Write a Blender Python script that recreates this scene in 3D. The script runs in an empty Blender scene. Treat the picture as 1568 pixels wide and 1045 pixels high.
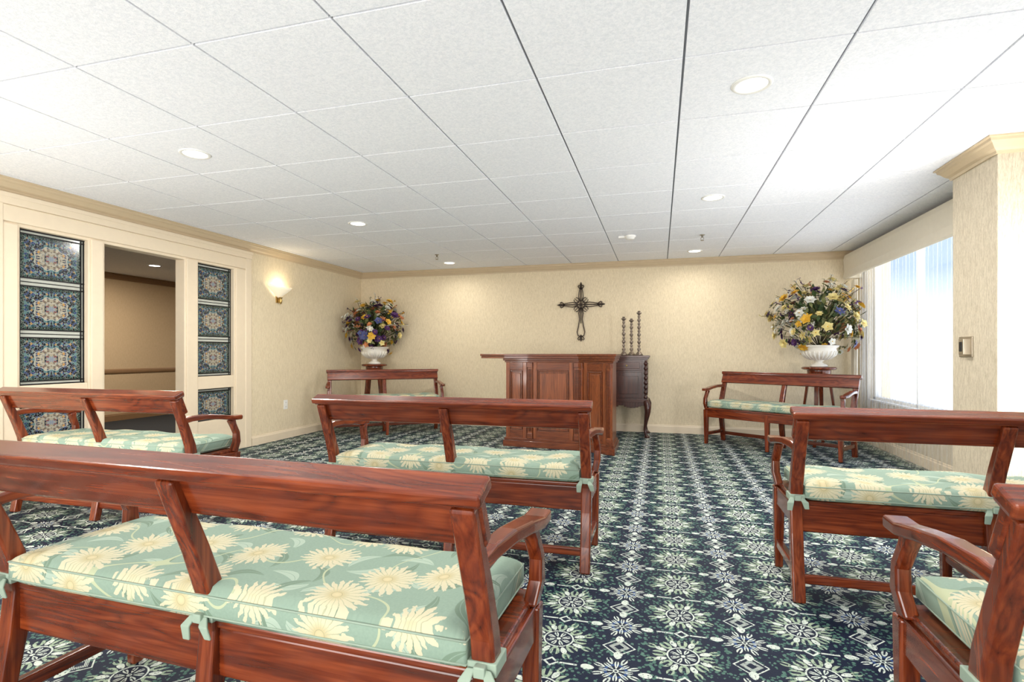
import bpy, math, random
from mathutils import Vector, Matrix
random.seed(7)
scene = bpy.context.scene
scene.view_settings.view_transform = 'Standard'
CEIL = 2.30; XL = -4.48; XR = 2.37; YB = 7.36; YF = -2.2

# ------------------------------------------------------------------ node helpers
class NT:
    def __init__(s, name):
        s.mat = bpy.data.materials.new(name); s.mat.use_nodes = True
        s.t = s.mat.node_tree; s.n = s.t.nodes; s.l = s.t.links
        s.bsdf = s.n['Principled BSDF']; s.out = s.n['Material Output']
    def put(s, sock, v):
        if isinstance(v, bpy.types.NodeSocket): s.l.new(v, sock)
        elif v is not None:
            try: sock.default_value = v
            except Exception: sock.default_value = tuple(v) + (1,)
    def m(s, op, a, b=None, c=None, clamp=False):
        n = s.n.new('ShaderNodeMath'); n.operation = op; n.use_clamp = clamp
        s.put(n.inputs[0], a)
        if b is not None: s.put(n.inputs[1], b)
        if c is not None: s.put(n.inputs[2], c)
        return n.outputs[0]
    def vm(s, op, a, b=None):
        n = s.n.new('ShaderNodeVectorMath'); n.operation = op
        s.put(n.inputs[0], a)
        if b is not None: s.put(n.inputs[1], b)
        return n.outputs[0]
    def obj(s): return s.n.new('ShaderNodeTexCoord').outputs['Object']
    def gen(s): return s.n.new('ShaderNodeTexCoord').outputs['Generated']
    def sep(s, v):
        n = s.n.new('ShaderNodeSeparateXYZ'); s.l.new(v, n.inputs[0]); return n.outputs
    def comb(s, x, y, z=0.0):
        n = s.n.new('ShaderNodeCombineXYZ')
        for i, q in enumerate((x, y, z)): s.put(n.inputs[i], q)
        return n.outputs[0]
    def noise(s, vec, scale=5, detail=3, rough=.5, dist=0):
        n = s.n.new('ShaderNodeTexNoise'); s.put(n.inputs['Vector'], vec)
        n.inputs['Scale'].default_value = scale; n.inputs['Detail'].default_value = detail
        n.inputs['Roughness'].default_value = rough; n.inputs['Distortion'].default_value = dist
        return n.outputs['Fac']
    def vor(s, vec, scale=1, rnd=1, feature='F1', dim='3D'):
        n = s.n.new('ShaderNodeTexVoronoi'); n.voronoi_dimensions = dim; n.feature = feature
        s.put(n.inputs['Vector'], vec); n.inputs['Scale'].default_value = scale
        n.inputs['Randomness'].default_value = rnd; return n.outputs
    def ramp(s, fac, stops, interp='LINEAR'):
        n = s.n.new('ShaderNodeValToRGB'); n.color_ramp.interpolation = interp
        e = n.color_ramp.elements
        while len(e) < len(stops): e.new(.5)
        for i, (p, c) in enumerate(stops):
            e[i].position = p; e[i].color = tuple(c) + (1,)
        s.put(n.inputs[0], fac); return n.outputs[0]
    def mix(s, f, a, b):
        n = s.n.new('ShaderNodeMix'); n.data_type = 'RGBA'
        s.put(n.inputs[0], f)
        for i, q in ((6, a), (7, b)):
            if isinstance(q, bpy.types.NodeSocket): s.l.new(q, n.inputs[i])
            else: n.inputs[i].default_value = tuple(q)[:3] + (1,)
        return n.outputs[2]
    def bump(s, h, strength=.3, dist=.005):
        n = s.n.new('ShaderNodeBump'); n.inputs['Strength'].default_value = strength
        n.inputs['Distance'].default_value = dist; s.put(n.inputs['Height'], h)
        s.l.new(n.outputs[0], s.bsdf.inputs['Normal'])
    def set(s, **k):
        for a, v in k.items():
            nm = a.replace('_', ' ')
            for i in s.bsdf.inputs:
                if i.name.lower() == nm.lower():
                    if isinstance(v, tuple) and len(v) == 3: v = v + (1,)
                    s.put(i, v)
        return s

def srgb(r, g, b):
    f = lambda c: ((c/255)/12.92 if c/255 <= .04045 else (((c/255)+.055)/1.055)**2.4)
    return (f(r), f(g), f(b))

def simple(name, col, rough=.5, metal=0, var=.12, scale=20, emit=None, es=0):
    t = NT(name)
    nz = t.noise(t.obj(), scale, 3)
    c = t.mix(nz, tuple(x*(1-var) for x in col), tuple(min(1, x*(1+var)) for x in col))
    t.set(Base_Color=c, Roughness=rough, Metallic=metal)
    if emit: t.set(Emission_Color=emit, Emission_Strength=es)
    return t.mat

def wood(name, axis, dark=(.038,.006,.002), mid=(.135,.021,.005), light=(.29,.060,.015), rough=.24):
    t = NT(name); o = t.obj()
    sc = [46, 46, 46]; sc[axis] = 2.0
    v = t.vm('MULTIPLY', o, tuple(sc))
    n1 = t.noise(v, 1.0, 4, .62, .4)
    sc2 = [8, 8, 8]; sc2[axis] = 1.0
    v2 = t.vm('MULTIPLY', o, tuple(sc2))
    n2 = t.noise(v2, 1.0, 2, .5, 1.2)
    rings = t.m('ABSOLUTE', t.m('SINE', t.m('MULTIPLY', n2, 34)))
    f = t.m('ADD', t.m('MULTIPLY', n1, .76), t.m('MULTIPLY', rings, .13))
    c = t.ramp(f, [(.24, dark), (.46, mid), (.72, light)])
    t.set(Base_Color=c, Roughness=rough, Coat_Weight=.45, Coat_Roughness=.1)
    t.bump(n1, .05, .002)
    return t.mat

WX, WY, WZ = wood('cherry_wood_x', 0), wood('cherry_wood_y', 1), wood('cherry_wood_z', 2)
LWZ = wood('lectern_wood', 2, (.08,.017,.005), (.20,.050,.013), (.31,.09,.026), .32)
LWX = wood('lectern_wood_x', 0, (.06,.012,.004), (.14,.032,.009), (.22,.058,.016), .3)
DKZ = wood('mahogany_dark', 2, (.014,.004,.003), (.045,.011,.007), (.09,.024,.012), .32)
DKX = wood('mahogany_dark_x', 0, (.02,.005,.003), (.055,.014,.008), (.10,.028,.014), .3)

def wallpaper(name, col, dk, bs=.2):
    t = NT(name); o = t.obj()
    v = t.vm('MULTIPLY', o, (130, 130, 20))
    n = t.noise(v, 1.0, 3, .6, .5)
    v2 = t.vm('MULTIPLY', o, (260, 260, 70))
    n2 = t.noise(v2, 1.0, 2)
    f = t.m('ADD', t.m('MULTIPLY', n, .65), t.m('MULTIPLY', n2, .35))
    c = t.ramp(f, [(.34, dk), (.60, col)])
    t.set(Base_Color=c, Roughness=.8); t.bump(f, bs, .003); return t.mat
WALLM = wallpaper('wallpaper_cream', srgb(235, 220, 190), srgb(212, 196, 163))
PIERM = wallpaper('wallpaper_beige', srgb(212, 201, 179), srgb(178, 166, 143), .28)
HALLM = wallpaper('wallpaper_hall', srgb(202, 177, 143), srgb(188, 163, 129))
TRIM = simple('trim_cream', srgb(230, 214, 188), .45, var=.04)
TRIMD = simple('crown_tan', srgb(204, 184, 152), .45, var=.05)
WHITE = simple('white_paint', srgb(240, 239, 234), .4, var=.03)
BRASS = simple('brass', (.55, .38, .14), .3, 1)
BRONZE = simple('dark_bronze', (.05, .034, .028), .42, .7, .4, 60)
PEWTER = simple('brushed_metal', (.45, .40, .32), .35, .9)

def ceiling_mat():
    t = NT('acoustic_tile'); o = t.obj()
    n = t.noise(o, 75, 3, .65, .6); n3 = t.noise(o, 190, 2)
    f = t.m('ADD', t.m('MULTIPLY', n, .7), t.m('MULTIPLY', n3, .3))
    c = t.ramp(f, [(.38, srgb(232, 235, 241)), (.60, srgb(249, 250, 254))])
    t.set(Base_Color=c, Roughness=.9)
    t.bump(f, .42, .005)
    return t.mat
CEILM = ceiling_mat()
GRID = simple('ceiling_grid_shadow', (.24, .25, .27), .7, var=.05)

def carpet_mat():
    t = NT('floral_carpet'); o = t.obj(); s = t.sep(o)
    PX, PY = .44, .30
    def cell(offx, offy):
        dx = t.m('MULTIPLY', t.m('SUBTRACT', t.m('FRACT', t.m('ADD', t.m('DIVIDE', s[0], PX), offx)), .5), PX)
        dy = t.m('MULTIPLY', t.m('SUBTRACT', t.m('FRACT', t.m('ADD', t.m('DIVIDE', s[1], PY), offy)), .5), PY)
        r = t.m('SQRT', t.m('ADD', t.m('MULTIPLY', dx, dx), t.m('MULTIPLY', dy, dy)))
        ph = t.m('ARCTAN2', dy, dx)
        return dx, dy, r, ph
    def less(a, b): return t.m('LESS_THAN', a, b)
    def gt(a, b): return t.m('GREATER_THAN', a, b)
    def AND(a, b): return t.m('MULTIPLY', a, b)
    def OR(a, b): return t.m('MAXIMUM', a, b)
    def petals(r, ph, n, rin, rout, rot=0.0, slit=.05, th=.25):
        c = t.m('ABSOLUTE', t.m('COSINE', t.m('ADD', t.m('MULTIPLY', ph, n/2), rot)))
        u = t.m('DIVIDE', t.m('SUBTRACT', r, rin), rout-rin)
        wid = t.m('MULTIPLY', t.m('MULTIPLY', u, t.m('SUBTRACT', 1.0, u)), 4.0)
        a = t.m('SUBTRACT', 1.0, c)
        body = AND(AND(gt(u, 0), less(u, 1)), less(a, t.m('MULTIPLY', wid, th)))
        return AND(body, OR(gt(a, slit*.35), less(u, .3)))
    OX = .32
    dx, dy, r, ph = cell(OX, .0)
    A1 = petals(r, ph, 8, .052, .106, 0, .10, .36)
    A2 = petals(r, ph, 8, .095, .134, math.pi/2, .04, .10)
    A = OR(OR(petals(r, ph, 8, .060, .100, math.pi/2, .0, .14), AND(less(r, .056), gt(r, .050))),
           OR(petals(r, ph, 8, .012, .046, math.pi/2, .07, .42), less(r, .008)))
    ex, ey, q, pq = cell(OX + .5, .5)
    B = OR(OR(petals(q, pq, 8, .010, .058, 0, .05, .28), petals(q, pq, 8, .040, .082, math.pi/2, .05, .18)),
           OR(AND(less(q, .010), gt(q, .005)), petals(q, pq, 4, .072, .118, 0, .0, .05)))
    fx, fy, w, pw = cell(OX + .5, .0)
    dm = t.m('ADD', t.m('ABSOLUTE', fx), t.m('ABSOLUTE', fy))
    st = gt(t.m('SINE', t.m('MULTIPLY', t.m('ADD', fx, fy), 900)), -.2)
    C = AND(OR(AND(less(dm, .060), gt(dm, .053)), AND(less(dm, .038), gt(dm, .018))), OR(st, gt(dm, .05)))
    gx, gy, w2, pw2 = cell(OX, .5)
    ax_, ay_ = t.m('ABSOLUTE', gx), t.m('ABSOLUTE', gy)
    D = OR(AND(AND(less(ay_, .0045), less(ax_, .09)), gt(ax_, .03)),
           AND(less(t.m('ADD', ax_, ay_), .028), gt(t.m('ADD', ax_, ay_), .017)))
    vv = t.vor(o, 64)[0]
    near = AND(less(r, .155), gt(r, .092))
    near2 = AND(less(q, .135), gt(q, .080))
    leaf = AND(AND(less(vv, .40), gt(t.noise(o, 22, 2), .40)), OR(near, near2))
    light = OR(OR(A, B), OR(C, D))
    brk = gt(t.noise(o, 130, 1), .36)
    light = AND(light, brk)
    yarn = t.noise(o, 300, 2)
    base = t.mix(yarn, (.001, .004, .016), (.003, .011, .038))
    cream = t.mix(t.noise(o, 60, 2), srgb(136, 156, 150), srgb(232, 236, 224))
    sage = t.mix(t.noise(o, 70, 2), srgb(84, 118, 104), srgb(186, 198, 170))
    green = t.mix(t.noise(o, 50, 1), srgb(32, 72, 68), srgb(96, 132, 116))
    c = t.mix(leaf, base, green)
    c = t.mix(AND(OR(A1, A2), brk), c, sage)
    c = t.mix(light, c, cream)
    blue = AND(AND(less(q, .040), gt(q, .030)), t.m('SUBTRACT', 1.0, B))
    c = t.mix(blue, c, srgb(40, 70, 118))
    t.set(Base_Color=c, Roughness=.62, Specular_IOR_Level=.22)
    t.bump(yarn, .4, .003)
    return t.mat
CARPET = carpet_mat()
HCARPET = simple('hall_carpet', (.012, .015, .02), .9, var=.4)

def fabric_mat():
    t = NT('floral_cushion_fabric'); o = t.obj(); s = t.sep(o)
    uv = t.comb(s[0], t.m('ADD', s[1], t.m('MULTIPLY', s[2], -1.0)))
    def cells(sc, off, rnd):
        n = t.n.new('ShaderNodeVectorMath'); n.operation = 'SCALE'; t.l.new(uv, n.inputs[0]); n.inputs['Scale'].default_value = sc
        c = t.vm('ADD', n.outputs[0], (off, off*.7, 0))
        v = t.vor(c, 1.0, rnd, dim='2D')
        d = t.vm('SUBTRACT', c, v['Position'])
        ds = t.sep(d); cs = t.sep(v['Color'])
        r = t.m('SQRT', t.m('ADD', t.m('MULTIPLY', ds[0], ds[0]), t.m('MULTIPLY', ds[1], ds[1])))
        ph = t.m('ADD', t.m('ARCTAN2', ds[1], ds[0]), t.m('MULTIPLY', cs[0], 6.28))
        return ds, cs, r, ph
    wob = t.noise(uv, 60, 2)
    base = t.mix(t.noise(uv, 160, 2), srgb(124, 146, 131), srgb(138, 160, 144))
    for sc, off, col, k in ((7.5, 3.3, srgb(160, 178, 162), .75), (6.4, 8.1, srgb(110, 132, 114), .5)):
        ds, cs, r, ph = cells(sc, off, .85)
        lx = t.m('MULTIPLY', r, t.m('COSINE', ph)); ly = t.m('MULTIPLY', r, t.m('SINE', ph))
        curve = t.m('SUBTRACT', ly, t.m('MULTIPLY', t.m('MULTIPLY', lx, lx), 1.3))
        wid = t.m('MULTIPLY', t.m('SUBTRACT', .15, t.m('MULTIPLY', lx, lx)), k)
        leaf = t.m('LESS_THAN', t.m('ABSOLUTE', curve), wid)
        vein = t.m('GREATER_THAN', t.m('ABSOLUTE', curve), .006)
        base = t.mix(t.m('MULTIPLY', leaf, vein), base, col)
    c = base
    stem = t.m('LESS_THAN', t.m('ABSOLUTE', t.m('SUBTRACT', t.noise(uv, 4.5, 0), .5)), .006)
    c = t.mix(stem, c, srgb(172, 180, 148))
    ds, cs, r, ph = cells(5.2, .35, .42)
    # fan-shaped blooms: petals longer on one side, deep cuts
    lop = t.m('MULTIPLY', t.m('COSINE', t.m('SUBTRACT', ph, t.m('MULTIPLY', cs[0], 6.28))), .04)
    k = t.m('ABSOLUTE', t.m('COSINE', t.m('ADD', t.m('MULTIPLY', ph, 10.5), t.m('MULTIPLY', wob, 3.4))))
    ang = t.noise(t.comb(t.m('COSINE', ph), t.m('SINE', ph), cs[1]), 3.5, 2)
    R = t.m('ADD', t.m('ADD', .22, lop), t.m('MULTIPLY', k, t.m('ADD', .04, t.m('MULTIPLY', ang, .28))))
    fl = t.m('LESS_THAN', r, R)
    petal = t.ramp(r, [(.02, srgb(198, 186, 148)), (.08, srgb(186, 174, 134)), (.16, srgb(198, 191, 160)), (.40, srgb(194, 189, 162))])
    petal = t.mix(t.m('MULTIPLY', t.m('LESS_THAN', k, .30), t.m('GREATER_THAN', r, .08)), petal, srgb(168, 170, 142))
    c = t.mix(fl, c, petal)
    rim = t.m('MULTIPLY', t.m('GREATER_THAN', r, .060), t.m('LESS_THAN', r, .070))
    c = t.mix(rim, c, srgb(164, 158, 124))
    t.set(Base_Color=c, Roughness=.85)
    t.bump(t.noise(uv, 500, 1), .15, .001)
    return t.mat
FABRIC = fabric_mat()
PIPING = simple('cushion_piping', srgb(144, 162, 146), .8)

# ------------------------------------------------------------------ mesh builder
class MB:
    def __init__(s): s.v = []; s.f = []; s.mi = []; s.sm = []
    def add(s, vs, fs, m=0, smooth=False):
        b = len(s.v); s.v += [tuple(v) for v in vs]
        for f in fs: s.f.append(tuple(b+i for i in f)); s.mi.append(m); s.sm.append(smooth)
    def bx(s, x0, x1, y0, y1, z0, z1, m=0, M=None):
        vs = [Vector((x, y, z)) for z in (z0, z1) for y in (y0, y1) for x in (x0, x1)]
        if M: vs = [M @ v for v in vs]
        s.add(vs, [(0,2,3,1),(4,5,7,6),(0,1,5,4),(2,6,7,3),(0,4,6,2),(1,3,7,5)], m)
    def lathe(s, prof, c=(0,0,0), seg=24, m=0, M=None, smooth=True, flute=0):
        vs = []; fs = []; n = len(prof)
        for i in range(seg):
            a = 2*math.pi*i/seg
            for r, z in prof:
                rr = r
                v = Vector((c[0]+rr*math.cos(a), c[1]+rr*math.sin(a), c[2]+z))
                vs.append(M @ v if M else v)
        for i in range(seg):
            j = (i+1) % seg
            for k in range(n-1): fs.append((i*n+k, j*n+k, j*n+k+1, i*n+k+1))
        fs.append(tuple(i*n for i in range(seg))[::-1]); fs.append(tuple(i*n+n-1 for i in range(seg)))
        s.add(vs, fs, m, smooth)
    def tube(s, pts, r, seg=8, m=0, closed=False):
        pts = [Vector(p) for p in pts]; n = len(pts); vs = []; fs = []
        rs = r if isinstance(r, (list, tuple)) else [r]*n
        prev = None
        for i, p in enumerate(pts):
            a = pts[(i-1) % n] if (closed or i > 0) else p
            b = pts[(i+1) % n] if (closed or i < n-1) else p
            t = (b-a).normalized()
            if prev is None:
                up = Vector((0,0,1)) if abs(t.z) < .9 else Vector((1,0,0))
                u = t.cross(up).normalized()
            else:
                u = (prev - t*prev.dot(t)).normalized()
            prev = u; w = t.cross(u)
            for k in range(seg):
                an = 2*math.pi*k/seg
                vs.append(p + (u*math.cos(an)+w*math.sin(an))*rs[i])
        for i in range(n if closed else n-1):
            j = (i+1) % n
            for k in range(seg):
                l = (k+1) % seg
                fs.append((i*seg+k, i*seg+l, j*seg+l, j*seg+k))
        if not closed:
            fs.append(tuple(range(seg))[::-1]); fs.append(tuple((n-1)*seg+k for k in range(seg)))
        s.add(vs, fs, m, True)
    def rt(s, pts, w, th, W=(1,0,0), m=0):
        """rectangular-section sweep; width along W"""
        pts = [Vector(p) for p in pts]; n = len(pts); W = Vector(W); vs = []; fs = []
        ws = w if isinstance(w, (list, tuple)) else [w]*n
        ts = th if isinstance(th, (list, tuple)) else [th]*n
        for i, p in enumerate(pts):
            t = (pts[min(i+1, n-1)]-pts[max(i-1, 0)]).normalized()
            N = t.cross(W).normalized()
            for a, b in ((-1,-1),(1,-1),(1,1),(-1,1)):
                vs.append(p + W*(a*ws[i]/2) + N*(b*ts[i]/2))
        for i in range(n-1):
            for k in range(4):
                l = (k+1) % 4
                fs.append((i*4+k, (i+1)*4+k, (i+1)*4+l, i*4+l))
        fs.append((0,1,2,3)); fs.append(((n-1)*4+3, (n-1)*4+2, (n-1)*4+1, (n-1)*4))
        s.add(vs, fs, m)
    def prism(s, poly, z0, z1, m=0):
        n = len(poly)
        vs = [(x, y, z0) for x, y in poly] + [(x, y, z1) for x, y in poly]
        fs = [tuple(range(n))[::-1], tuple(range(n, 2*n))] + [(i, (i+1) % n, n+(i+1) % n, n+i) for i in range(n)]
        s.add(vs, fs, m)
    def path(s, pts, prof, m=0, z=0):
        """sweep (inward offset d, height h) profile along plan path with mitres, interior on the right"""
        pts = [Vector(p) for p in pts]; n = len(pts); vs = []; fs = []; k = len(prof)
        R = lambda d: Vector((d.y, -d.x))
        for i, p in enumerate(pts):
            d0 = (pts[i]-pts[i-1]).normalized() if i > 0 else (pts[1]-pts[0]).normalized()
            d1 = (pts[i+1]-pts[i]).normalized() if i < n-1 else d0
            n0, n1 = R(d0), R(d1); mm = (n0+n1); mm = mm/ (1+n0.dot(n1)) if (1+n0.dot(n1)) > .01 else n0
            for d, h in prof: vs.append((p.x+mm.x*d, p.y+mm.y*d, z+h))
        for i in range(n-1):
            for j in range(k):
                l = (j+1) % k
                fs.append((i*k+j, i*k+l, (i+1)*k+l, (i+1)*k+j))
        fs.append(tuple(range(k))); fs.append(tuple((n-1)*k+j for j in range(k))[::-1])
        s.add(vs, fs, m)
    def build(s, name, mats, bevel=0, parent=None, seg=2, subsurf=0, loc=None, mesh_only=False, fix=True):
        me = bpy.data.meshes.new(name); me.from_pydata(s.v, [], s.f)
        for mt in mats: me.materials.append(mt)
        me.polygons.foreach_set('material_index', s.mi); me.polygons.foreach_set('use_smooth', s.sm); me.update()
        if fix:
            import bmesh
            bm = bmesh.new(); bm.from_mesh(me); bmesh.ops.recalc_face_normals(bm, faces=bm.faces); bm.to_mesh(me); bm.free()
        return place(name, me, bevel, parent, seg, subsurf, loc)

def place(name, me, bevel=0, parent=None, seg=2, subsurf=0, loc=None):
    o = bpy.data.objects.new(name, me); scene.collection.objects.link(o)
    if bevel:
        b = o.modifiers.new('bevel', 'BEVEL'); b.width = bevel; b.segments = seg; b.limit_method = 'ANGLE'; b.angle_limit = math.radians(40)
        b.harden_normals = False
    if subsurf:
        m = o.modifiers.new('sub', 'SUBSURF'); m.levels = subsurf; m.render_levels = subsurf
    if parent: o.parent = parent
    if loc: o.location = loc
    return o
def empty(name, loc=(0,0,0), rz=0):
    e = bpy.data.objects.new(name, None); scene.collection.objects.link(e); e.location = loc; e.rotation_euler = (0,0,rz)
    e.empty_display_size = .1; return e

# ------------------------------------------------------------------ room shell
HX = -8.2
b = MB(); b.bx(XL-.12, XR+.12, YF, YB+.12, -.06, 0); b.build('floor', [CARPET])
b = MB(); b.bx(HX-.1, XL-.12, YF, 12, -.06, 0); b.build('floor_hall', [HCARPET])
b = MB()
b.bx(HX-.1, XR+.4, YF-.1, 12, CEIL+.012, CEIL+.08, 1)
TX, TY = .635, .627; ox, oy = .0986, 2.344
i0 = math.floor((XL-.12-ox)/TX); i1 = math.ceil((XR+.1-ox)/TX)
j0 = math.floor((YF-oy)/TY); j1 = math.ceil((YB-oy)/TY)
for i in range(i0, i1):
    for j in range(j0, j1):
        x0 = max(ox+i*TX, XL-.1); x1 = min(ox+(i+1)*TX, XR+.1); y0 = max(oy+j*TY, YF); y1 = min(oy+(j+1)*TY, YB+.1)
        if x1-x0 < .03 or y1-y0 < .03: continue
        gx, gy = .0052, .0050
        b.bx(x0+gx, x1-gx, y0+gy, y1-gy, CEIL, CEIL+.014, 0)
b.bx(HX, XL-.12, YF, 12, CEIL, CEIL+.014, 0)
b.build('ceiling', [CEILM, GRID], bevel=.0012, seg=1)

b = MB(); b.bx(XL-.12, XR+.3, YB, YB+.12, 0, CEIL+.02); b.build('wall_back', [WALLM])
b = MB(); b.bx(XL-.12, XR+.15, YF-.1, YF, 0, CEIL+.02); b.build('wall_front', [WALLM])
DY0, DY1, DZ = 2.64, 4.97, 2.03
b = MB(); b.bx(XL-.12, XL, YF, DY0, 0, CEIL+.02); b.bx(XL-.12, XL, DY1, YB, 0, CEIL+.02); b.bx(XL-.12, XL, DY0, DY1, DZ, CEIL+.02)
b.build('wall_left', [WALLM])
W1 = (4.42, 7.18); W_FILL = (.3, 3.4); WZ0, WZ1 = .50, 2.20  # second opening is an unseen window added to let in more light
b = MB()
for (a, c) in ((YF, W_FILL[0]), (W_FILL[1], W1[0]), (W1[1], YB)): b.bx(XR, XR+.15, a, c, 0, CEIL+.02)
for a, c in (W1, W_FILL): b.bx(XR, XR+.15, a, c, 0, WZ0); b.bx(XR, XR+.15, a, c, WZ1, CEIL+.02)
b.build('wall_right', [PIERM])
PX0, PY0, PY1 = 1.88, 3.71, 4.20
b = MB(); b.bx(PX0, XR, PY0, PY1, 0, CEIL); b.build('wall_pier', [PIERM], bevel=.004)
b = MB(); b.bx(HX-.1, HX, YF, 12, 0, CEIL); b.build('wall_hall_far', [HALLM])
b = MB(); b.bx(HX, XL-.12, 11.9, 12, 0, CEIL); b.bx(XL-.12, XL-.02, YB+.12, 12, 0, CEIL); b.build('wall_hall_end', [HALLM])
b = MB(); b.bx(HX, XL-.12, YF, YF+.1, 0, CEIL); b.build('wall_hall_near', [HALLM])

crown = [(0,-.088),(.010,-.088),(.014,-.072),(.030,-.060),(.050,-.034),(.062,-.026),(.066,-.012),(.078,-.008),(.078,0),(0,0)]
b = MB(); b.path([(XL, YF), (XL, YB), (XR, YB)], crown, 0, CEIL-.001); b.build('trim_1', [TRIMD])
b = MB(); b.path([(XR, PY1), (PX0, PY1), (PX0, PY0), (XR, PY0)], crown, 0, CEIL-.001); b.build('trim_2', [TRIMD])
base = [(0,0),(.016,0),(.016,.085),(.010,.092),(.008,.105),(0,.108)]
b = MB(); b.path([(XL, DY1+.07), (XL, YB)], base); b.path([(XL, YF), (XL, DY0-.05)], base); b.build('baseboard_left', [TRIM])
b = MB(); b.path([(XL+.016, YB), (XR, YB)], base); b.build('baseboard_back', [TRIM])
b = MB(); b.path([(XR, YB-.016), (XR, PY1), (PX0, PY1), (PX0, PY0), (XR, PY0), (XR, YF)], base); b.build('baseboard_right', [TRIM])
b = MB(); b.path([(HX, YF+.1), (HX, 11.9)], [(0,.74),(.012,.74),(.02,.76),(.02,.79),(.01,.81),(0,.81)]); b.path([(HX, YF+.1), (HX, 11.9)], base)
b.path([(HX, YF+.1), (HX, 11.9)], crown, 0, CEIL-.001)
b.build('trim_3', [simple('hall_trim', srgb(140, 108, 76), .5)])

# door surround on the left wall
b = MB(); xa, xb = XL-.11, XL+.022
for y0, y1 in ((2.64, 2.77), (3.25, 3.383), (4.158, 4.32), (4.788, 4.97)):
    b.bx(xa, XL+.004, y0, y1, 0, DZ)
    b.bx(XL-.002, XL+.016, y0+.018, y1-.018, 0, 1.99)
b.bx(xa, XL+.003, 2.64, 4.97, 1.975, DZ)
for y0, y1 in ((2.77, 3.25), (4.32, 4.788)):
    b.bx(xa+.02, XL, y0, y1, .69, .82); b.bx(xa+.02, XL, y0, y1, 0, .36)
b.bx(XL-.001, XL+.022, 2.56, 2.66, 0, 2.19); b.bx(XL-.001, XL+.022, 4.94, 5.03, 0, 2.19)
b.bx(XL-.001, XL+.020, 2.64, 4.96, 2.00, 2.12); b.bx(XL-.001, XL+.030, 2.56, 5.03, 2.12, 2.19)
b.bx(XL-.001, XL+.034, 2.55, 5.04, 2.17, 2.205)
b.build('trim_4', [TRIM], bevel=.006)

def stained():
    t = NT('stained_glass'); g = t.sep(t.gen())
    u = t.m('MULTIPLY', t.m('SUBTRACT', g[1], .5), 1.3); v = t.m('SUBTRACT', g[2], .5)
    r = t.m('SQRT', t.m('ADD', t.m('MULTIPLY', u, u), t.m('MULTIPLY', t.m('MULTIPLY', v, v), 1.9)))
    ph = t.m('ARCTAN2', v, u)
    lob = t.m('MULTIPLY', t.m('COSINE', t.m('MULTIPLY', ph, 8)), .03)
    rr = t.m('ADD', r, lob)
    vec = t.comb(t.m('ABSOLUTE', u), t.m('ABSOLUTE', v))
    vo = t.vor(vec, 22, 1); ed = t.vor(vec, 22, 1, 'DISTANCE_TO_EDGE')[0]
    hue = t.sep(vo['Color'])[0]
    outer = t.ramp(hue, [(0, srgb(16, 30, 46)), (.22, srgb(30, 70, 82)), (.42, srgb(42, 62, 108)), (.60, srgb(84, 120, 122)), (.76, srgb(20, 24, 36)), (.90, srgb(110, 118, 110)), (.96, srgb(160, 130, 84))], 'CONSTANT')
    inner = t.ramp(hue, [(0, srgb(112, 100, 86)), (.22, srgb(156, 148, 128)), (.42, srgb(66, 74, 100)), (.60, srgb(172, 164, 144)), (.76, srgb(42, 44, 56)), (.90, srgb(118, 70, 70)), (.96, srgb(182, 138, 80))], 'CONSTANT')
    c = t.mix(t.m('LESS_THAN', rr, .36), outer, inner)
    bord = t.m('GREATER_THAN', t.m('MAXIMUM', t.m('MULTIPLY', t.m('ABSOLUTE', u), .77), t.m('ABSOLUTE', v)), .43)
    c = t.mix(bord, c, t.ramp(hue, [(0, srgb(16, 44, 40)), (.5, srgb(44, 82, 72)), (.8, srgb(16, 24, 32))], 'CONSTANT'))
    c = t.mix(t.m('LESS_THAN', rr, .08), c, srgb(120, 132, 148))
    rings = t.m('LESS_THAN', t.m('ABSOLUTE', t.m('SUBTRACT', rr, .36)), .013)
    rings2 = t.m('LESS_THAN', t.m('ABSOLUTE', t.m('SUBTRACT', rr, .20)), .010)
    line = t.m('MAXIMUM', t.m('LESS_THAN', ed, .026), t.m('MAXIMUM', rings, rings2))
    c = t.mix(line, c, srgb(158, 160, 150))
    t.set(Base_Color=c, Roughness=.14, Specular_IOR_Level=.6)
    return t.mat
STG = stained()
LEAD = simple('lead_came', (.02, .02, .022), .4, .6)
CLEARB = simple('clear_textured_glass', srgb(192, 195, 186), .12, .0)
def stained_window(name, y0, y1, rects):
    e = empty(name, (XL-.05, (y0+y1)/2, (rects[0][0]+rects[-1][1])/2))
    L = e.location
    fr = MB(); z0 = rects[0][0]; z1 = rects[-1][1]
    for (a, c) in rects:
        m = MB(); m.bx(-.004, .004, y0+.024-L.y, y1-.024-L.y, a+.030-L.z, c-.030-L.z); m.build('glass_tile', [STG], parent=e)
        for zz in (a+.030, c-.030): fr.bx(-.008, .010, y0-L.y, y1-L.y, zz-.005-L.z, zz+.005-L.z, 0)
        if a > z0+.01: fr.bx(-.008, .008, y0-L.y, y1-L.y, a-.003-L.z, a+.003-L.z, 0)
    fr.bx(-.003, .003, y0-L.y, y1-L.y, z0-L.z, z1-L.z, 1)
    for yy in (y0+.005, y0+.026, y1-.026, y1-.005): fr.bx(-.008, .010, yy-.004-L.y, yy+.004-L.y, z0-L.z, z1-L.z, 0)
    fr.bx(-.01, .012, y0-L.y, y1-L.y, z0-L.z, z0+.010-L.z, 0); fr.bx(-.01, .012, y0-L.y, y1-L.y, z1-.010-L.z, z1-L.z, 0)
    fr.build('lead_frame', [LEAD, CLEARB], parent=e)
hh = (1.975-.82)/3
R3 = [(.82+i*hh, .82+(i+1)*hh) for i in range(3)]
stained_window('window_1', 2.77, 3.25, R3); stained_window('window_2', 4.32, 4.788, R3)
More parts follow.
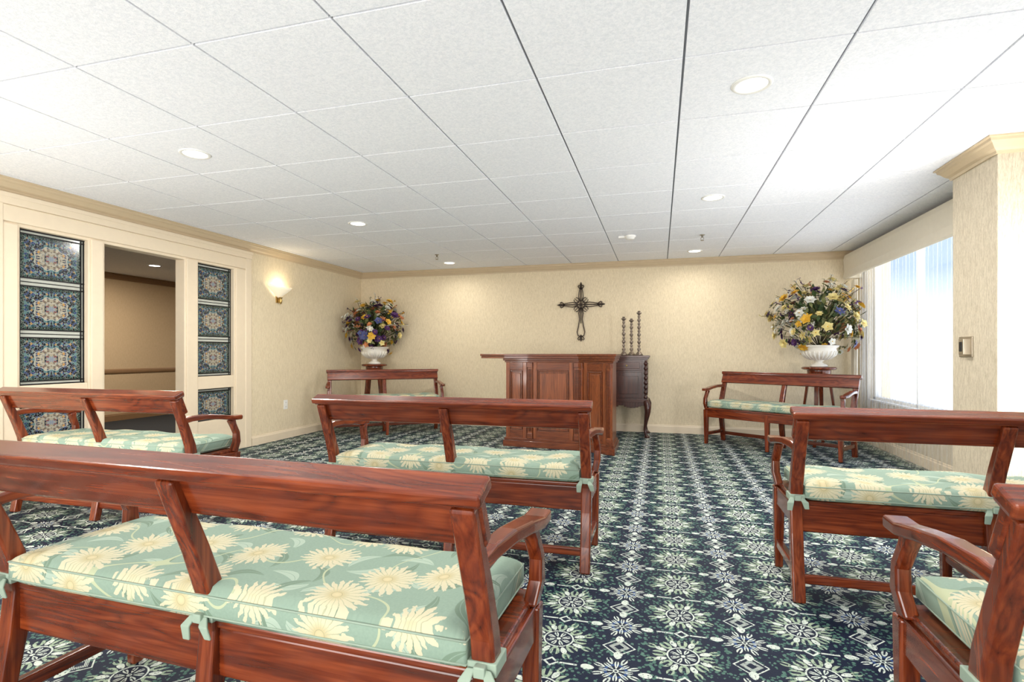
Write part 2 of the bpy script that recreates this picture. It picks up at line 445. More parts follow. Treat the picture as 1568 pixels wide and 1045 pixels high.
stained_window('window_3', 2.77, 3.25, [(.36, .69)]); stained_window('window_4', 4.32, 4.788, [(.36, .69)])

# ------------------------------------------------------------------ exterior windows
GLASS = NT('window_glass')
tb = GLASS.n.new('ShaderNodeBsdfTransparent'); gl = GLASS.n.new('ShaderNodeBsdfGlossy'); gl.inputs['Roughness'].default_value = .02
mx = GLASS.n.new('ShaderNodeMixShader'); mx.inputs[0].default_value = .06
GLASS.l.new(tb.outputs[0], mx.inputs[1]); GLASS.l.new(gl.outputs[0], mx.inputs[2]); GLASS.l.new(mx.outputs[0], GLASS.out.inputs[0]); GLASS = GLASS.mat
SH = NT('sheer_fabric')
tb = SH.n.new('ShaderNodeBsdfTransparent'); tl = SH.n.new('ShaderNodeBsdfTranslucent'); df = SH.n.new('ShaderNodeBsdfDiffuse')
tl.inputs[0].default_value = (.95,.95,.93,1); df.inputs[0].default_value = (.9,.88,.82,1)
a1 = SH.n.new('ShaderNodeMixShader'); a1.inputs[0].default_value = .4; a2 = SH.n.new('ShaderNodeMixShader')
SH.l.new(tl.outputs[0], a1.inputs[1]); SH.l.new(df.outputs[0], a1.inputs[2])
SH.put(a2.inputs[0], SH.m('ADD', .14, SH.m('MULTIPLY', SH.noise(SH.vm('MULTIPLY', SH.obj(), (1, 120, 2)), 1, 1), .10)))
SH.l.new(tb.outputs[0], a2.inputs[1]); SH.l.new(a1.outputs[0], a2.inputs[2]); SH.l.new(a2.outputs[0], SH.out.inputs[0]); SH = SH.mat
VAL = simple('valance_fabric', srgb(230, 222, 204), .85, var=.04)
for k, (a, c) in enumerate((W1, W_FILL)):  # far window, then the added unseen one nearer the camera
    e = empty('window_%d' % (5+k), (XR+.09, (a+c)/2, (WZ0+WZ1)/2)); L = e.location
    f = MB(); y0, y1 = a-L.y+.002, c-L.y-.002; z0, z1 = WZ0-L.z+.002, WZ1-L.z-.002
    for (p, q) in ((y0, y0+.05), (y1-.05, y1), (-.78, -.75), (.27, .30)): f.bx(-.03, .03, p, q, z0, z1)
    f.bx(-.03, .03, y0, y1, z0, z0+.05); f.bx(-.03, .03, y0, y1, z1-.05, z1)
    f.bx(-.088, -.03, y0, y1, z0, z0+.02)
    f.build('frame', [WHITE], bevel=.004, parent=e)
    g = MB(); g.bx(-.003, .003, y0, y1, z0, z1); g.build('glass_pane', [GLASS], parent=e)
def curtain(name, y0, y1, xc, z0, z1, amp, mat, per=.075, n=8):
    m = MB(); N = int((y1-y0)/per*n); vs = []; fs = []
    rows = 6
    for j in range(rows+1):
        z = z0+(z1-z0)*j/rows
        for i in range(N+1):
            y = y0+(y1-y0)*i/N
            am = amp*(1.25-.5*j/rows)
            vs.append((xc+am*math.sin(2*math.pi*(y-y0)/per+.4*math.sin(y*9))+.004*math.sin(y*31+j), y, z))
    for j in range(rows):
        for i in range(N): fs.append((j*(N+1)+i, j*(N+1)+i+1, (j+1)*(N+1)+i+1, (j+1)*(N+1)+i))
    m.add(vs, fs, 0, True); return m.build(name, [mat], fix=False)
curtain('sheer_curtain', 4.26, 7.14, 2.27, .02, 2.20, .012, SH)
curtain('sheer_curtain', .2, 3.6, 2.27, .02, 2.20, .012, SH)
curtain('drapery_panel', 7.18, 7.30, 2.25, .02, 1.94, .02, VAL, .04)
for (a, c) in ((4.215, 7.33), (.1, 3.65)):
    m = MB(); prof = []
    pts = [(2.36, 2.25), (2.17, 2.25), (2.155, 2.2), (2.165, 2.05), (2.15, 1.97), (2.17, 1.955), (2.19, 1.97), (2.19, 2.22), (2.36, 2.22)]
    vs = [(x, y, z) for y in (a, c) for x, z in pts]; n = len(pts)
    m.add(vs, [(i, i+1, n+i+1, n+i) for i in range(n-1)] + [(0,1,2,3,4,5,6,7,8), (9,10,11,12,13,14,15,16,17)])
    m.bx(2.17, 2.36, a, a+.02, 1.97, 2.24); m.bx(2.17, 2.36, c-.02, c, 1.97, 2.24)
    m.build('window_valance', [VAL], bevel=.004)

# ------------------------------------------------------------------ benches
def bench_meshes():
    L = 1.46; h = L/2
    b = MB()
    post = [(0.135,.42),(.12,.50),(.085,.60),(.045,.70),(.012,.785)]
    for x in (-h+.025, 0, h-.025):
        ycur = [(x, .075, 0), (x, .098, .12), (x, .125, .28), (x, .138, .40)] + [(x, y, z) for y, z in post[1:]]
        b.rt(ycur, .05, [.042,.044,.05,.052,.046,.040,.036,.034], (1,0,0), 2)
    ang = math.radians(23)
    M = Matrix.Translation((0, .030, .765)) @ Matrix.Rotation(ang, 4, 'X')
    b.bx(-h-.004, h+.004, -.006, .026, -.075, .045, 0, M)
    b.bx(-h-.018, h+.018, -.034, .034, .038, .066, 0, M)
    b.bx(-h-.012, h+.012, -.024, .036, .028, .042, 0, M)
    b.bx(-h+.045, -.022, .125, .150, .285, .405, 0); b.bx(.022, h-.045, .125, .150, .285, .405, 0)
    b.bx(-h+.045, h-.045, .475, .498, .315, .405, 0)
    for sx in (-1, 1):
        x = sx*(h-.025)
        b.bx(x-.016, x+.016, .15, .48, .315, .405, 1)
        b.bx(x-.015, x+.015, .10, .48, .10, .14, 1)
    b.bx(-h+.02, h-.02, .12, .505, .402, .424, 0)
    for sx in (-1, 0, 1):
        x = sx*(h-.025)
        b.rt([(x, .475, 0), (x, .475, .2), (x, .475, .402)], [.036,.044,.05], [.036,.044,.05], (1,0,0), 2)
    b.bx(-h+.045, h-.045, .086, .106, .075, .115, 0)
    b.bx(-.014, .014, .10, .47, .10, .135, 1)
    for sx in (-1, 1):
        x = sx*(h-.022)
        xo = sx*.012
        b.rt([(x, .455, .405), (x+xo, .470, .47), (x+xo, .468, .53), (x+xo*.5, .445, .585), (x, .435, .622)], .036, [.052,.046,.036,.036,.05], (1,0,0), 2)
        pts = [(x, .050, .652), (x+xo*.4, .12, .664), (x+xo, .22, .664), (x+xo*1.4, .33, .650), (x+xo*1.5, .42, .634), (x+xo*1.4, .485, .633), (x+xo*1.3, .505, .628)]
        b.rt(pts, [.036,.040,.046,.054,.060,.058,.036], [.034,.034,.032,.030,.030,.032,.022], (1,0,0), 1)
    frame = b
    c = MB()
    x0, x1, y0, y1 = -h+.056, h-.056, .096, .505
    nx, ny = 64, 20; vs = []; fs = []
    def pt(i, j, top):
        u = i/nx*2-1; v = j/ny*2-1
        u = math.copysign(1-(1-abs(u))**1.25, u); v = math.copysign(1-(1-abs(v))**1.25, v)
        eu = (1-abs(u)**40)**.5 if abs(u) < 1 else 0; ev = (1-abs(v)**14)**.5 if abs(v) < 1 else 0
        q = eu*ev
        x = (x0+x1)/2+u*(x1-x0)/2; y = (y0+y1)/2+v*(y1-y0)/2
        w = .004*math.sin(x*9+y*5)+.003*math.sin(x*23+1)
        z = .464 + (.024+.022*q + w*q if top else -.020-.020*q)
        return (x, y, z)
    for top in (True, False):
        for j in range(ny+1):
            for i in range(nx+1): vs.append(pt(i, j, top))
    NN = (nx+1)*(ny+1); id_ = lambda i, j, t: t*NN+j*(nx+1)+i
    for t in (0, 1):
        for j in range(ny):
            for i in range(nx):
                q = (id_(i,j,t), id_(i+1,j,t), id_(i+1,j+1,t), id_(i,j+1,t)); fs.append(q if t == 0 else q[::-1])
    for i in range(nx):
        fs.append((id_(i,0,0), id_(i+1,0,0), id_(i+1,0,1), id_(i,0,1))); fs.append((id_(i,ny,0), id_(i+1,ny,0), id_(i+1,ny,1), id_(i,ny,1)))
    for j in range(ny):
        fs.append((id_(0,j,0), id_(0,j+1,0), id_(0,j+1,1), id_(0,j,1))); fs.append((id_(nx,j,0), id_(nx,j+1,0), id_(nx,j+1,1), id_(nx,j,1)))
    c.add(vs, fs, 0, True)
    for z in (.489, .443):
        loop = [(x0,y0,z),(x0+.002,y1,z),(x1,y1,z),(x1,y0,z)]
        pts = []
        for k in range(4):
            p, q = Vector(loop[k]), Vector(loop[(k+1) % 4])
            for s in range(12): pts.append(p.lerp(q, s/12))
        c.tube(pts, .0026, 6, 1, True)
    t = MB()
    for x in (-h+.025, 0, h-.025):
        t.bx(x-.031, x+.031, .100, .166, .425, .452, 0)
        t.rt([(x-.02, .097, .44), (x-.03, .082, .42), (x-.032, .088, .385)], [.018,.026,.020], .006, (1,0,0), 0)
        t.rt([(x+.012, .097, .44), (x+.026, .080, .425), (x+.034, .086, .395)], [.018,.026,.018], .006, (1,0,0), 0)
        t.bx(x-.012, x+.012, .084, .102, .428, .450, 0)
    return frame, c, t
fr, cu, ti = bench_meshes()
protos = None
def bench(x, y, rz):
    global protos
    e = empty('chapel_bench', (x, y, 0), rz)
    if protos is None:
        a = fr.build('wood_frame', [WX, WY, WZ], bevel=.007, parent=e, seg=3)
        c = cu.build('seat_cushion', [FABRIC, PIPING], parent=e)
        t = ti.build('cushion_ties', [PIPING], bevel=.004, parent=e)
        protos = (a.data, c.data, t.data)
    else:
        place('wood_frame', protos[0], .007, e, 3); place('seat_cushion', protos[1], 0, e); place('cushion_ties', protos[2], .004, e)
    return e
bench(-1.045, .915, math.radians(-2))
bench(-1.05, 2.48, 0)
bench(-3.44, 2.46, 0)
bench(1.275, 2.43, 0)
bench(1.30, 1.07, 0)
def front_bench(cx, cy, face):
    rz = math.atan2(-face[0], face[1])
    f = Vector(face).normalized()
    bench(cx-f.x*.49, cy-f.y*.49, rz)
front_bench(1.10, 6.20, (-.563, -.826))
front_bench(-3.38, 6.18, (.563, -.826))

# ------------------------------------------------------------------ lectern
P = [(-1.69, 5.86), (-1.43, 5.83), (-.845, 5.80), (-.475, 5.60)]
back = [(-.475, 6.15), (-1.60, 6.35)]
poly = P + back
def offs(poly, d):
    out = []; n = len(poly)
    for i in range(n):
        a, p, q = Vector(poly[i-1]), Vector(poly[i]), Vector(poly[(i+1) % n])
        d0, d1 = (p-a).normalized(), (q-p).normalized()
        n0, n1 = Vector((d0.y, -d0.x)), Vector((d1.y, -d1.x))
        m = (n0+n1)/(1+n0.dot(n1)); out.append((p.x+m.x*d, p.y+m.y*d))
    return out
e = empty('lectern', (-1.1, 5.95, 0))
m = MB()
m.prism(poly, 0, 1.0, 0)
m.prism(offs(poly, .030), 0, .07, 1); m.prism(offs(poly, .018), .07, .10, 1)
m.prism(offs(poly, .016), .955, .975, 1); m.prism(offs(poly, .030), .975, 1.0, 1)
for i in range(3):
    p, q = Vector(P[i]), Vector(P[i+1]); d = q-p; Ln = d.length; d.normalize()
    M = Matrix(((d.x, -d.y, 0, p.x), (d.y, d.x, 0, p.y), (0,0,1,0), (0,0,0,1)))
    pw = .055
    if i == 1 or i == 2:
        for xx in (0, Ln-pw):
            m.bx(xx, xx+pw, -.024, .01, .10, .955, 0, M)
            for k in range(4): m.bx(xx+.009+k*.011, xx+.015+k*.011, -.031, 0, .18, .88, 1, M)
            m.bx(xx-.004, xx+pw+.004, -.034, .01, .10, .16, 1, M); m.bx(xx-.004, xx+pw+.004, -.034, .01, .90, .955, 1, M)
        a, c = pw+.01, Ln-pw-.01
    else: a, c = .0, Ln-.01
    st = .045
    m.bx(a, a+st, -.014, .01, .10, .955, 0, M); m.bx(c-st, c, -.014, .01, .10, .955, 0, M)
    m.bx(a+st, c-st, -.014, .01, .10, .19, 1, M); m.bx(a+st, c-st, -.014, .01, .87, .955, 1, M)
    m.bx(a+st+.010, c-st-.010, -.018, .01, .20, .208, 1, M); m.bx(a+st+.010, c-st-.010, -.018, .01, .852, .860, 1, M)
    m.bx(a+st+.010, a+st+.018, -.018, .01, .20, .860, 1, M); m.bx(c-st-.018, c-st-.010, -.018, .01, .20, .860, 1, M)
    m.bx(a+st+.032, c-st-.032, -.010, .01, .23, .83, 0, M)
m.prism([(-1.99, 5.84), (-1.70, 5.80), (-1.42, 5.78), (-.85, 5.75), (-.44, 5.545), (-.44, 6.2), (-1.62, 6.4), (-1.99, 6.25)], 1.0, 1.026, 1)
m.prism([(-2.0, 5.83), (-1.70, 5.79), (-1.42, 5.77), (-.86, 5.74), (-.43, 5.535), (-.43, 6.21), (-1.62, 6.41), (-2.0, 6.26)], 1.026, 1.05, 1)
o = m.build('body', [LWZ, LWX], bevel=.003); o.parent = e; o.location = (1.1, -5.95, 0)

# ------------------------------------------------------------------ sideboard cabinet behind lectern
e = empty('sideboard_cabinet', (-.61, 7.05, 0)); m = MB()
x0, x1, y0, y1 = -.46, .46, -.19, .25
m.bx(x0-.03, x1+.03, y0-.03, y1, 1.005, 1.03, 1); m.bx(x0-.018, x1+.018, y0-.018, y1, .985, 1.006, 1)
m.bx(x0, x1, y0, y1, .46, .985, 0); m.bx(x0-.012, x1+.012, y0-.012, y1, .44, .475, 1)
for a, c in ((-.40, -.02), (.02, .40)):
    m.bx(a, c, y0-.012, y0+.01, .84, .965, 1); m.bx(a+.03, c-.03, y0-.018, y0, .865, .94, 1)
    m.bx(a, c, y0-.012, y0+.01, .495, .82, 0); m.bx(a+.05, c-.05, y0-.02, y0, .545, .77, 0)
    m.lathe([(.004,0),(.012,.006),(.012,.014),(.004,.02)], m=2, M=Matrix.Translation(((a+c)/2, y0-.018, .90)) @ Matrix.Rotation(math.pi/2, 4, 'X'), seg=12)
m.bx(x1-.006, x1+.008, y0+.05, y1-.05, .53, .93, 0)
for sx in (-1, 1):
    X = sx*.445
    prof = []
    for k in range(41):
        z = .49+.48*k/40; prof.append((.020+.007*math.sin(k*1.25), z))
    m.lathe(prof, (X, y0-.012, 0), 12, 0)
    for Y in (y0+.01, y1-.04):
        s = -1 if Y < 0 else 0
        m.tube([(X, Y, .46), (X+sx*.02, Y+s*.02, .40), (X+sx*.022, Y+s*.024, .33), (X+sx*.0, Y, .2), (X-sx*.012, Y+.006, .10), (X, Y+s*.008, .04), (X+sx*.014, Y+s*.02, .012)],
               [.036,.044,.038,.024,.017,.018,.022], 10, 0)
        m.lathe([(.012,0),(.032,.004),(.034,.016),(.016,.03)], (X+sx*.014, Y+s*.02, 0), 12, 0)
n = 24
for k in range(n):
    a = -.42+.84*k/n; u = (k+.5)/n*2-1
    d = .035+.045*abs(math.cos(u*math.pi*1.5))*(1-abs(u)*.3)
    m.bx(a, a+.84/n+.001, y0-.004, y0+.016, .44-d, .445, 0)
m.build('body', [DKZ, DKX, BRASS], bevel=.003, parent=e)

CANDW = simple('antique_pewter', (.26,.21,.17), .32, .75, .45, 50)
def candlestick(x, y, h):
    k = MB(); z = 0; prof = [(.048,0),(.050,.012),(.040,.02),(.030,.034),(.020,.045)]
    n = int((h-.10)/.085)
    for i in range(n):
        z0 = .05+(h-.10)*i/n; u = (h-.10)/n
        prof += [(.012,z0+.05*u),(.022,z0+.2*u),(.024,z0+.35*u),(.013,z0+.5*u),(.011,z0+.62*u),(.019,z0+.72*u),(.019,z0+.80*u),(.012,z0+.92*u)]
    prof += [(.016,h-.045),(.032,h-.03),(.034,h-.022),(.018,h-.018),(.017,h),(.008,h)]
    k.lathe(prof, seg=18); k.build('candlestick', [CANDW], loc=(x, y, 1.031))
candlestick(-.45, 7.06, .50); candlestick(-.355, 7.12, .48); candlestick(-.255, 7.03, .57)

# ------------------------------------------------------------------ wall cross
e = MB(); r = .008; Y = 0
def arc(cx, cz, R, a0, a1, n=14): return [(cx+R*math.cos(math.radians(a0+(a1-a0)*i/n)), Y, cz+R*math.sin(math.radians(a0+(a1-a0)*i/n))) for i in range(n+1)]
for d in ((1,0),(-1,0),(0,1)):
    T = lambda a, w: (d[0]*a + d[1]*w, Y, d[1]*a + d[0]*w)
    Lh = .255 if d[1] == 0 else .235
    e.tube([T(0, 0), T(Lh, 0)], .007, 8)
    for w in (-1, 1):
        e.tube([T(.05, w*.012), T(.11, w*.032), T(.17, w*.026), T(Lh, w*.010)], .006, 6)
        e.tube([T(Lh-.03, 0), T(Lh-.005, w*.026), T(Lh+.02, w*.040), T(Lh+.034, w*.030), T(Lh+.02, w*.018)], .007, 6)
    e.tube([T(Lh, 0), T(Lh+.04, 0), T(Lh+.075, 0)], [.010,.016,.004], 8)
    e.lathe([(.0,-.014),(.014,0),(.0,.014)], T(Lh+.035, 0), 8)
for w in (-1, 1):
    e.tube([(w*.010,Y,-.04),(w*.030,Y,-.12),(w*.018,Y,-.20),(w*.034,Y,-.30),(w*.052,Y,-.38),(w*.040,Y,-.43),(0,Y,-.445)], .007, 8)
    e.tube([(0,Y,-.42),(w*.03,Y,-.45),(w*.045,Y,-.475),(w*.03,Y,-.49),(w*.015,Y,-.475)], .0065, 6)
e.tube([(0,Y,-.44),(0,Y,-.47),(0,Y,-.51)], [.009,.014,.004], 8)
e.tube([(0,Y,0),(0,Y,-.18),(0,Y,-.26)], [.008,.006,.004], 8)
e.tube(arc(0,0,.052,0,345,24), .006, 6, closed=True)
for a in (45,135,225,315):
    ca, sa = math.cos(math.radians(a)), math.sin(math.radians(a))
    e.tube(arc(ca*.088, sa*.088, .034, a+30, a+330, 14), .0055, 6)
    e.tube([(0,Y,0),(ca*.125,Y,sa*.125)], .0045, 6)
e.lathe([(0,-.02),(.02,0),(0,.02)], (0,0,0), 12)
e.tube([(0,0,.0),(0,.028,0)], .008, 8)
e.build('wall_cross', [BRONZE], loc=(-1.046, YB-.028, 1.73))

# ------------------------------------------------------------------ plant stands, urns, flowers
PC = {
 'yellow': simple('petal_yellow', srgb(222, 176, 56), .6, var=.25, scale=30),
 'cream': simple('petal_cream', srgb(228, 212, 144), .6, var=.15, scale=30),
 'white': simple('petal_white', srgb(228, 228, 218), .6, var=.08, scale=30),
 'purple': simple('petal_purple', srgb(78, 38, 96), .6, var=.3, scale=30),
 'blue': simple('petal_blue', srgb(80, 86, 134), .6, var=.2, scale=30),
 'orange': simple('petal_orange', srgb(200, 128, 86), .6, var=.2, scale=30),
 'leaf': simple('leaf_green', srgb(62, 82, 44), .6, var=.4, scale=30),
 'leaf2': simple('leaf_olive', srgb(124, 128, 78), .6, var=.3, scale=30),
 'stem': simple('stem_brown', srgb(70, 62, 40), .7)}
PK = list(PC.keys()); PMATS = list(PC.values()); PI = {k: i for i, k in enumerate(PK)}
def flowers(rng, W, D, H, zc, weights, lim):
    m = MB()
    def petal(o, dirn, side, up, L, w, mi, curl):
        a = o; b1 = o+dirn*L*.5+side*w+up*L*curl; b2 = o+dirn*L*.5-side*w+up*L*curl
        mid = o+dirn*L*.55+up*L*(curl-.06); t = o+dirn*L+up*L*curl*1.1
        m.add([a, b1, mid, b2, t], [(0,1,2),(0,2,3),(1,4,2),(2,4,3)], mi, True)
    def basis(n):
        u = n.cross(Vector((0,0,1)))
        if u.length < .1: u = Vector((1,0,0))
        u.normalize(); return u, n.cross(u)
    def clampp(p):
        return Vector((max(lim[0], min(lim[1], p.x)), max(lim[2], min(lim[3], p.y)), p.z))
    cols = [k for k, w in weights for _ in range(w)]
    base = Vector((0, 0, .22))
    for i in range(165):
        th = rng.uniform(0, 2*math.pi); cz = rng.uniform(-.95, 1)
        s = math.sqrt(max(0, 1-cz*cz)); rad = rng.uniform(.66, 1.10)
        if cz < -.5: s = max(s, .5)
        p = clampp(Vector((s*math.cos(th)*W*rad, s*math.sin(th)*D*rad, zc+cz*H*rad)))
        n = (p-Vector((0,0,zc-.15))).normalized(); n = (n+Vector((rng.uniform(-.3,.3), rng.uniform(-.3,.3), rng.uniform(-.1,.3)))).normalized()
        u, v = basis(n); col = rng.choice(cols); mi = PI[col]
        R = rng.uniform(.038, .072); kind = rng.random()
        layers = [(1, .25), (.75, .55), (.5, .95)] if kind < .45 else [(1, .12), (.65, .5)]
        np_ = rng.choice((5, 6, 8))
        for li, (sc, cu_) in enumerate(layers):
            for k in range(np_):
                a = 2*math.pi*(k+.5*li)/np_; d = u*math.cos(a)+v*math.sin(a); sd = -u*math.sin(a)+v*math.cos(a)
                petal(p, d, sd, n, R*sc, R*sc*(.42 if kind < .6 else .28), mi, cu_)
        m.lathe([(0,-.004),(.008,0),(.006,.006),(0,.009)], m=PI['yellow'] if col != 'yellow' else PI['orange'], seg=6,
                M=Matrix.Translation(p+n*.006))
        if i % 3 == 0: m.tube([base, base.lerp(p, .5)+Vector((0,0,.05)), p-n*.005], .003, 4, PI['stem'])
        for q in range(2):
            a = rng.uniform(0, 6.28); d = (u*math.cos(a)+v*math.sin(a)-n*.3).normalized(); sd = n.cross(d).normalized()
            Lf = rng.uniform(.05, .10); petal(p-n*.018, d, sd, n, Lf, Lf*.2, PI['leaf'] if rng.random() < .5 else PI['leaf2'], .1)
    for i in range(300):
        th = rng.uniform(0, 6.28); cz = rng.uniform(-.9, 1); s = math.sqrt(1-cz*cz); rad = rng.uniform(.15, .80)
        p = clampp(Vector((s*math.cos(th)*W*rad, s*math.sin(th)*D*rad, zc+cz*H*rad)))
        d = (p-base).normalized(); d = (d+Vector((rng.uniform(-.6,.6),)*3)).normalized(); u, v = basis(d)
        Lf = rng.uniform(.07, .13); petal(p, d, u, v, Lf, Lf*.25, PI['leaf'] if rng.random() < .7 else PI['leaf2'], .12)
    for i in range(40):
        th = rng.uniform(0, 6.28); cz = rng.uniform(-.3, 1); s = math.sqrt(1-cz*cz)
        d = Vector((s*math.cos(th)*W, s*math.sin(th)*D, cz*H)); e0 = clampp(Vector((0,0,zc))+d*rng.uniform(1.02, 1.25))
        st = Vector((0,0,zc))+d*.4; m.tube([st, st.lerp(e0,.5)+Vector((0,0,.02)), e0], .0025, 4, PI['stem'])
        col = rng.choice(cols+['leaf2', 'leaf'])
        for k in range(9):
            q = st.lerp(e0, .45+.55*k/8); dd = Vector((rng.uniform(-1,1), rng.uniform(-1,1), rng.uniform(-.2,1))).normalized(); u, v = basis(dd)
            petal(clampp(q), dd, u, v, .034, .012, PI[col], .2); petal(clampp(q), -u, dd, v, .028, .011, PI[col], .2)
    return m
URN = simple('white_urn', srgb(232, 228, 218), .5, var=.06)
def arrangement(x, y, seed, W, D, H, zc, weights, lim):
    s = MB()
    s.lathe([(.0,.868),(.16,.868),(.178,.876),(.182,.888),(.17,.900),(.0,.900)], seg=32)
    s.lathe([(.0,.82),(.12,.82),(.125,.868),(.0,.868)], seg=24)
    for k in range(4):
        a = math.pi/4+k*math.pi/2+.35; ca, sa = math.cos(a), math.sin(a)
        s.rt([(ca*.10, sa*.10, .84), (ca*.13, sa*.13, .6), (ca*.17, sa*.17, .3), (ca*.22, sa*.22, .04), (ca*.235, sa*.235, 0)], [.05,.042,.034,.03,.036], [.03,.026,.024,.024,.03], (-sa, ca, 0), 0)
    s.lathe([(.0,.30),(.15,.30),(.16,.31),(.15,.32),(.0,.32)], seg=24)
    s.build('plant_stand', [WZ], bevel=.003, loc=(x, y, 0))
    e = empty('flower_arrangement', (x, y, .901))
    u = MB()
    u.lathe([(0,0),(.085,0),(.09,.015),(.075,.028),(.04,.045),(.034,.06),(.05,.07),(.06,.078),(.12,.10),(.165,.14),(.18,.185),(.172,.21),(.20,.235),(.205,.245),(.19,.25),(.155,.22),(.0,.20)], seg=36)
    for k in range(24):
        a = 2*math.pi*k/24; ca, sa = math.cos(a), math.sin(a)
        u.tube([(ca*.075, sa*.075, .082), (ca*.125, sa*.125, .101), (ca*.168, sa*.168, .14), (ca*.182, sa*.182, .18)], [.005,.010,.012,.006], 6)
    u.build('urn', [URN], parent=e)
    f = flowers(random.Random(seed), W, D, H, zc-.901, weights, lim); f.build('blooms', PMATS, parent=e, fix=False)
arrangement(-4.0, 6.93, 3, .44, .34, .40, 1.45, [('yellow',3),('orange',2),('purple',4),('white',3),('blue',1),('cream',1)], (-.44,.6,-.6,.40))
arrangement(1.77, 6.86, 11, .52, .36, .40, 1.47, [('cream',5),('yellow',2),('white',4),('purple',2),('blue',1),('orange',1)], (-.66,.37,-.6,.46))

# ------------------------------------------------------------------ small fixtures
EM = NT('lamp_diffuser'); EM.set(Base_Color=(1,1,1), Emission_Color=(1.0,.97,.92), Emission_Strength=6.0); EM = EM.mat
def downlight(x, y, power, z=CEIL, col=(1,.95,.88), spread=180):
    e = empty('recessed_downlight', (x, y, z)); m = MB()
    m.lathe([(.066,-.001),(.070,-.006),(.084,-.007),(.090,-.002),(.090,-.0005)], seg=36, m=0)
    m.f.pop(); m.mi.pop(); m.sm.pop(); m.f.pop(); m.mi.pop(); m.sm.pop()
    m.build('trim_ring', [WHITE], parent=e)
    d = MB(); d.lathe([(0,-.003),(.068,-.003),(.068,-.001),(0,-.001)], seg=36); d.build('lens', [EM], parent=e)
    l = bpy.data.lights.new('bulb', 'AREA'); l.shape = 'DISK'; l.size = .13; l.energy = power; l.color = col; l.spread = math.radians(spread)
    lo = bpy.data.objects.new('bulb', l); scene.collection.objects.link(lo); lo.parent = e; lo.location = (0,0,-.012)
for x in (-2.78, .41):
    for y, p, sp_ in ((2.66, 24, 180), (4.51, 34, 180), (6.81, 5, 160)): downlight(x, y, p, spread=sp_)
    downlight(x, .8, 16)
downlight(-6.89, 5.91, 46, col=(1,.90,.76)); downlight(-6.89, 2.0, 32, col=(1,.90,.76)); downlight(-6.4, 9.5, 36, col=(1,.90,.76))

def sprinkler(x, y):
    m = MB(); m.lathe([(.0,0),(.026,0),(.024,-.006),(.010,-.008),(.009,-.03),(.0,-.03)], seg=16)
    m.tube([(-.012,0,-.028),(-.016,0,-.045),(0,0,-.06),(.016,0,-.045),(.012,0,-.028)], .0025, 6)
    m.lathe([(.0,-.06),(.018,-.06),(.018,-.063),(.0,-.063)], seg=16); m.build('fire_sprinkler', [PEWTER], loc=(x, y, CEIL))
sprinkler(-2.70, 6.2); sprinkler(.43, 5.9)
m = MB(); m.lathe([(0,0),(.06,0),(.06,-.012),(.05,-.018),(.044,-.036),(.02,-.042),(0,-.042)], seg=28)
m.bx(-.12,-.05,-.012,.012,-.02,0); m.build('smoke_detector', [WHITE], loc=(-.30, 5.75, CEIL))

# sconce
e = empty('wall_sconce', (XL, 5.48, 1.80)); m = MB()
prof = [(.010,-.07),(.03,-.055),(.075,-.015),(.115,.025),(.13,.05)]
vs = []; fs = []; S = 18
for i in range(S+1):
    a = -math.pi/2+math.pi*i/S
    for r_, z in prof: vs.append((.012+r_*math.cos(a)*.9, r_*math.sin(a)*1.6, z+.03*abs(math.sin(a))**3*(r_/.13)))
for i in range(S):
    for k in range(len(prof)-1): fs.append((i*5+k, (i+1)*5+k, (i+1)*5+k+1, i*5+k+1))
m.add(vs, fs, 0, True)
SG = NT('sconce_glass'); SG.set(Base_Color=srgb(250,240,215), Emission_Color=(1,.88,.66), Emission_Strength=.3, Roughness=.4)
sh = m.build('glass_shade', [SG.mat], parent=e, fix=False); so = sh.modifiers.new('s', 'SOLIDIFY'); so.thickness = .004
m = MB(); m.bx(0,.014,-.035,.035,-.13,-.02); m.tube([(.01,0,-.10),(.04,0,-.115),(.045,0,-.07)], .008, 8); m.lathe([(0,-.15),(.014,-.13),(.02,-.10),(.012,-.08),(.026,-.065),(.0,-.06)], (.045,0,0), 14)
m.build('brass_mount', [BRASS], bevel=.003, parent=e)
l = bpy.data.lights.new('bulb', 'POINT'); l.energy = 1.8; l.color = (1,.88,.68); l.shadow_soft_size = .04
lo = bpy.data.objects.new('bulb', l); scene.collection.objects.link(lo); lo.parent = e; lo.location = (.07,0,.07)

m = MB(); m.bx(0,.006,-.035,.035,-.057,.057)
for z in (-.026,.026): m.bx(.005,.009,-.018,.018,z-.016,z+.016); m.bx(.008,.0095,-.008,-.005,z-.006,z+.006,1); m.bx(.008,.0095,.005,.008,z-.006,z+.006,1)
m.build('wall_outlet', [WHITE, LEAD], bevel=.0015, loc=(XL, 5.62, .42))
m = MB(); m.bx(-.008,0,-.075,.075,-.065,.065,0); m.bx(-.045,-.006,-.055,.0,-.05,.05,0); m.bx(-.05,-.045,-.04,-.015,-.03,.03,1); m.bx(-.018,-.006,.02,.05,-.02,.03,1)
m.build('thermostat', [PEWTER, LEAD], bevel=.003, loc=(PX0, 4.03, 1.10))

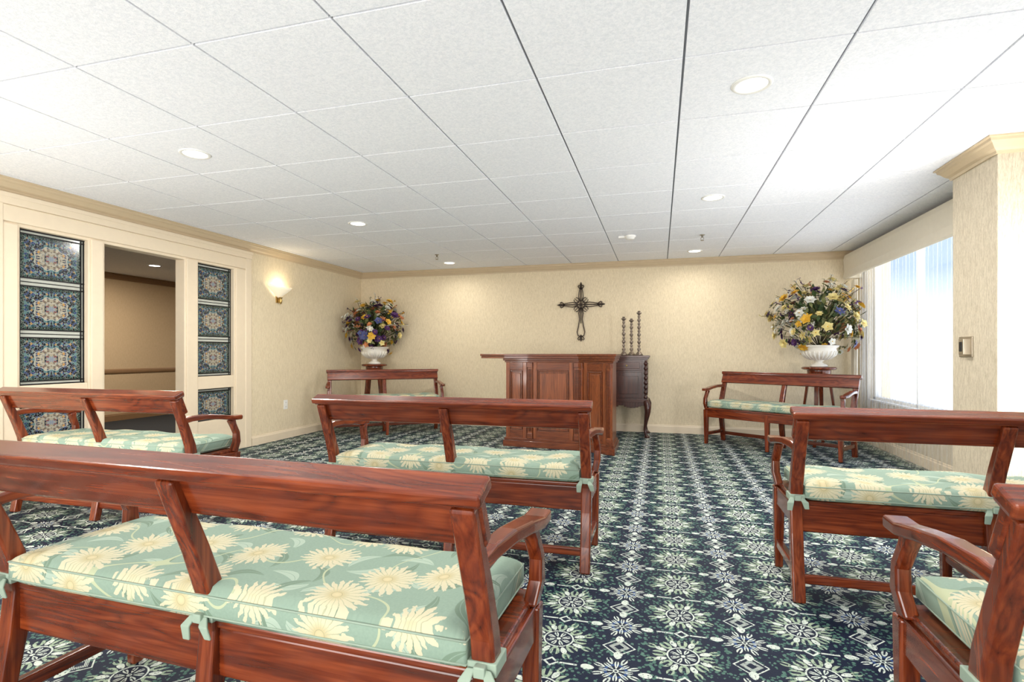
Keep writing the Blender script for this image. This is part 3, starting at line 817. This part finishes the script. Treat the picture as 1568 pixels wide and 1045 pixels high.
# ------------------------------------------------------------------ added fill lights, out of view, to brighten ceiling and room
def add_fill(loc, target, sx, sy, p, col=(1,.98,.96), spread=180):
    l = bpy.data.lights.new('added_fill_light', 'AREA'); l.shape = 'RECTANGLE'; l.size = sx; l.size_y = sy; l.energy = p; l.color = col; l.spread = math.radians(spread)
    o = bpy.data.objects.new('added_fill_light', l); scene.collection.objects.link(o); o.location = loc
    o.rotation_euler = (Vector(target)-Vector(loc)).to_track_quat('-Z', 'Y').to_euler()
add_fill((-1.0, -1.2, .6), (-1.0, 2.6, 2.3), 3.0, 1.0, 78)
add_fill((-.6, -1.9, 1.6), (-1.2, 7.0, 1.4), 3.0, .8, 46)
add_fill((-3.7, .9, .6), (-2.0, 5.6, 2.2), .8, .8, 40)
add_fill((2.05, 3.25, .9), (-.9, 6.4, 2.25), .5, .5, 40)

# ------------------------------------------------------------------ world + light
w = bpy.data.worlds.new('World'); scene.world = w; w.use_nodes = True; t = w.node_tree
tc = t.nodes.new('ShaderNodeTexCoord'); sp = t.nodes.new('ShaderNodeSeparateXYZ'); mr = t.nodes.new('ShaderNodeMapRange'); cr = t.nodes.new('ShaderNodeValToRGB')
t.links.new(tc.outputs['Generated'], sp.inputs[0]); t.links.new(sp.outputs[2], mr.inputs[0]); mr.inputs[1].default_value = -.1; mr.inputs[2].default_value = .5
t.links.new(mr.outputs[0], cr.inputs[0]); E = cr.color_ramp.elements
E[0].position = 0; E[0].color = (.9,.92,.95,1); E[1].position = 1; E[1].color = (.22,.30,.46,1)
q = E.new(.18); q.color = (.42,.45,.48,1); q = E.new(.38); q.color = (.10,.155,.235,1); q = E.new(.52); q.color = (.09,.15,.25,1)
bg = t.nodes['Background']; t.links.new(cr.outputs[0], bg.inputs[0]); bg.inputs[1].default_value = 4.4

# ------------------------------------------------------------------ camera
cam = bpy.data.cameras.new('camera'); co = bpy.data.objects.new('camera', cam); scene.collection.objects.link(co)
co.location = (0, 0, 1.06); co.rotation_euler = (math.radians(90), 0, math.radians(15.5))
cam.sensor_width = 36; cam.lens = 815/1568*36; cam.shift_y = .0118; cam.clip_start = .02
scene.camera = co
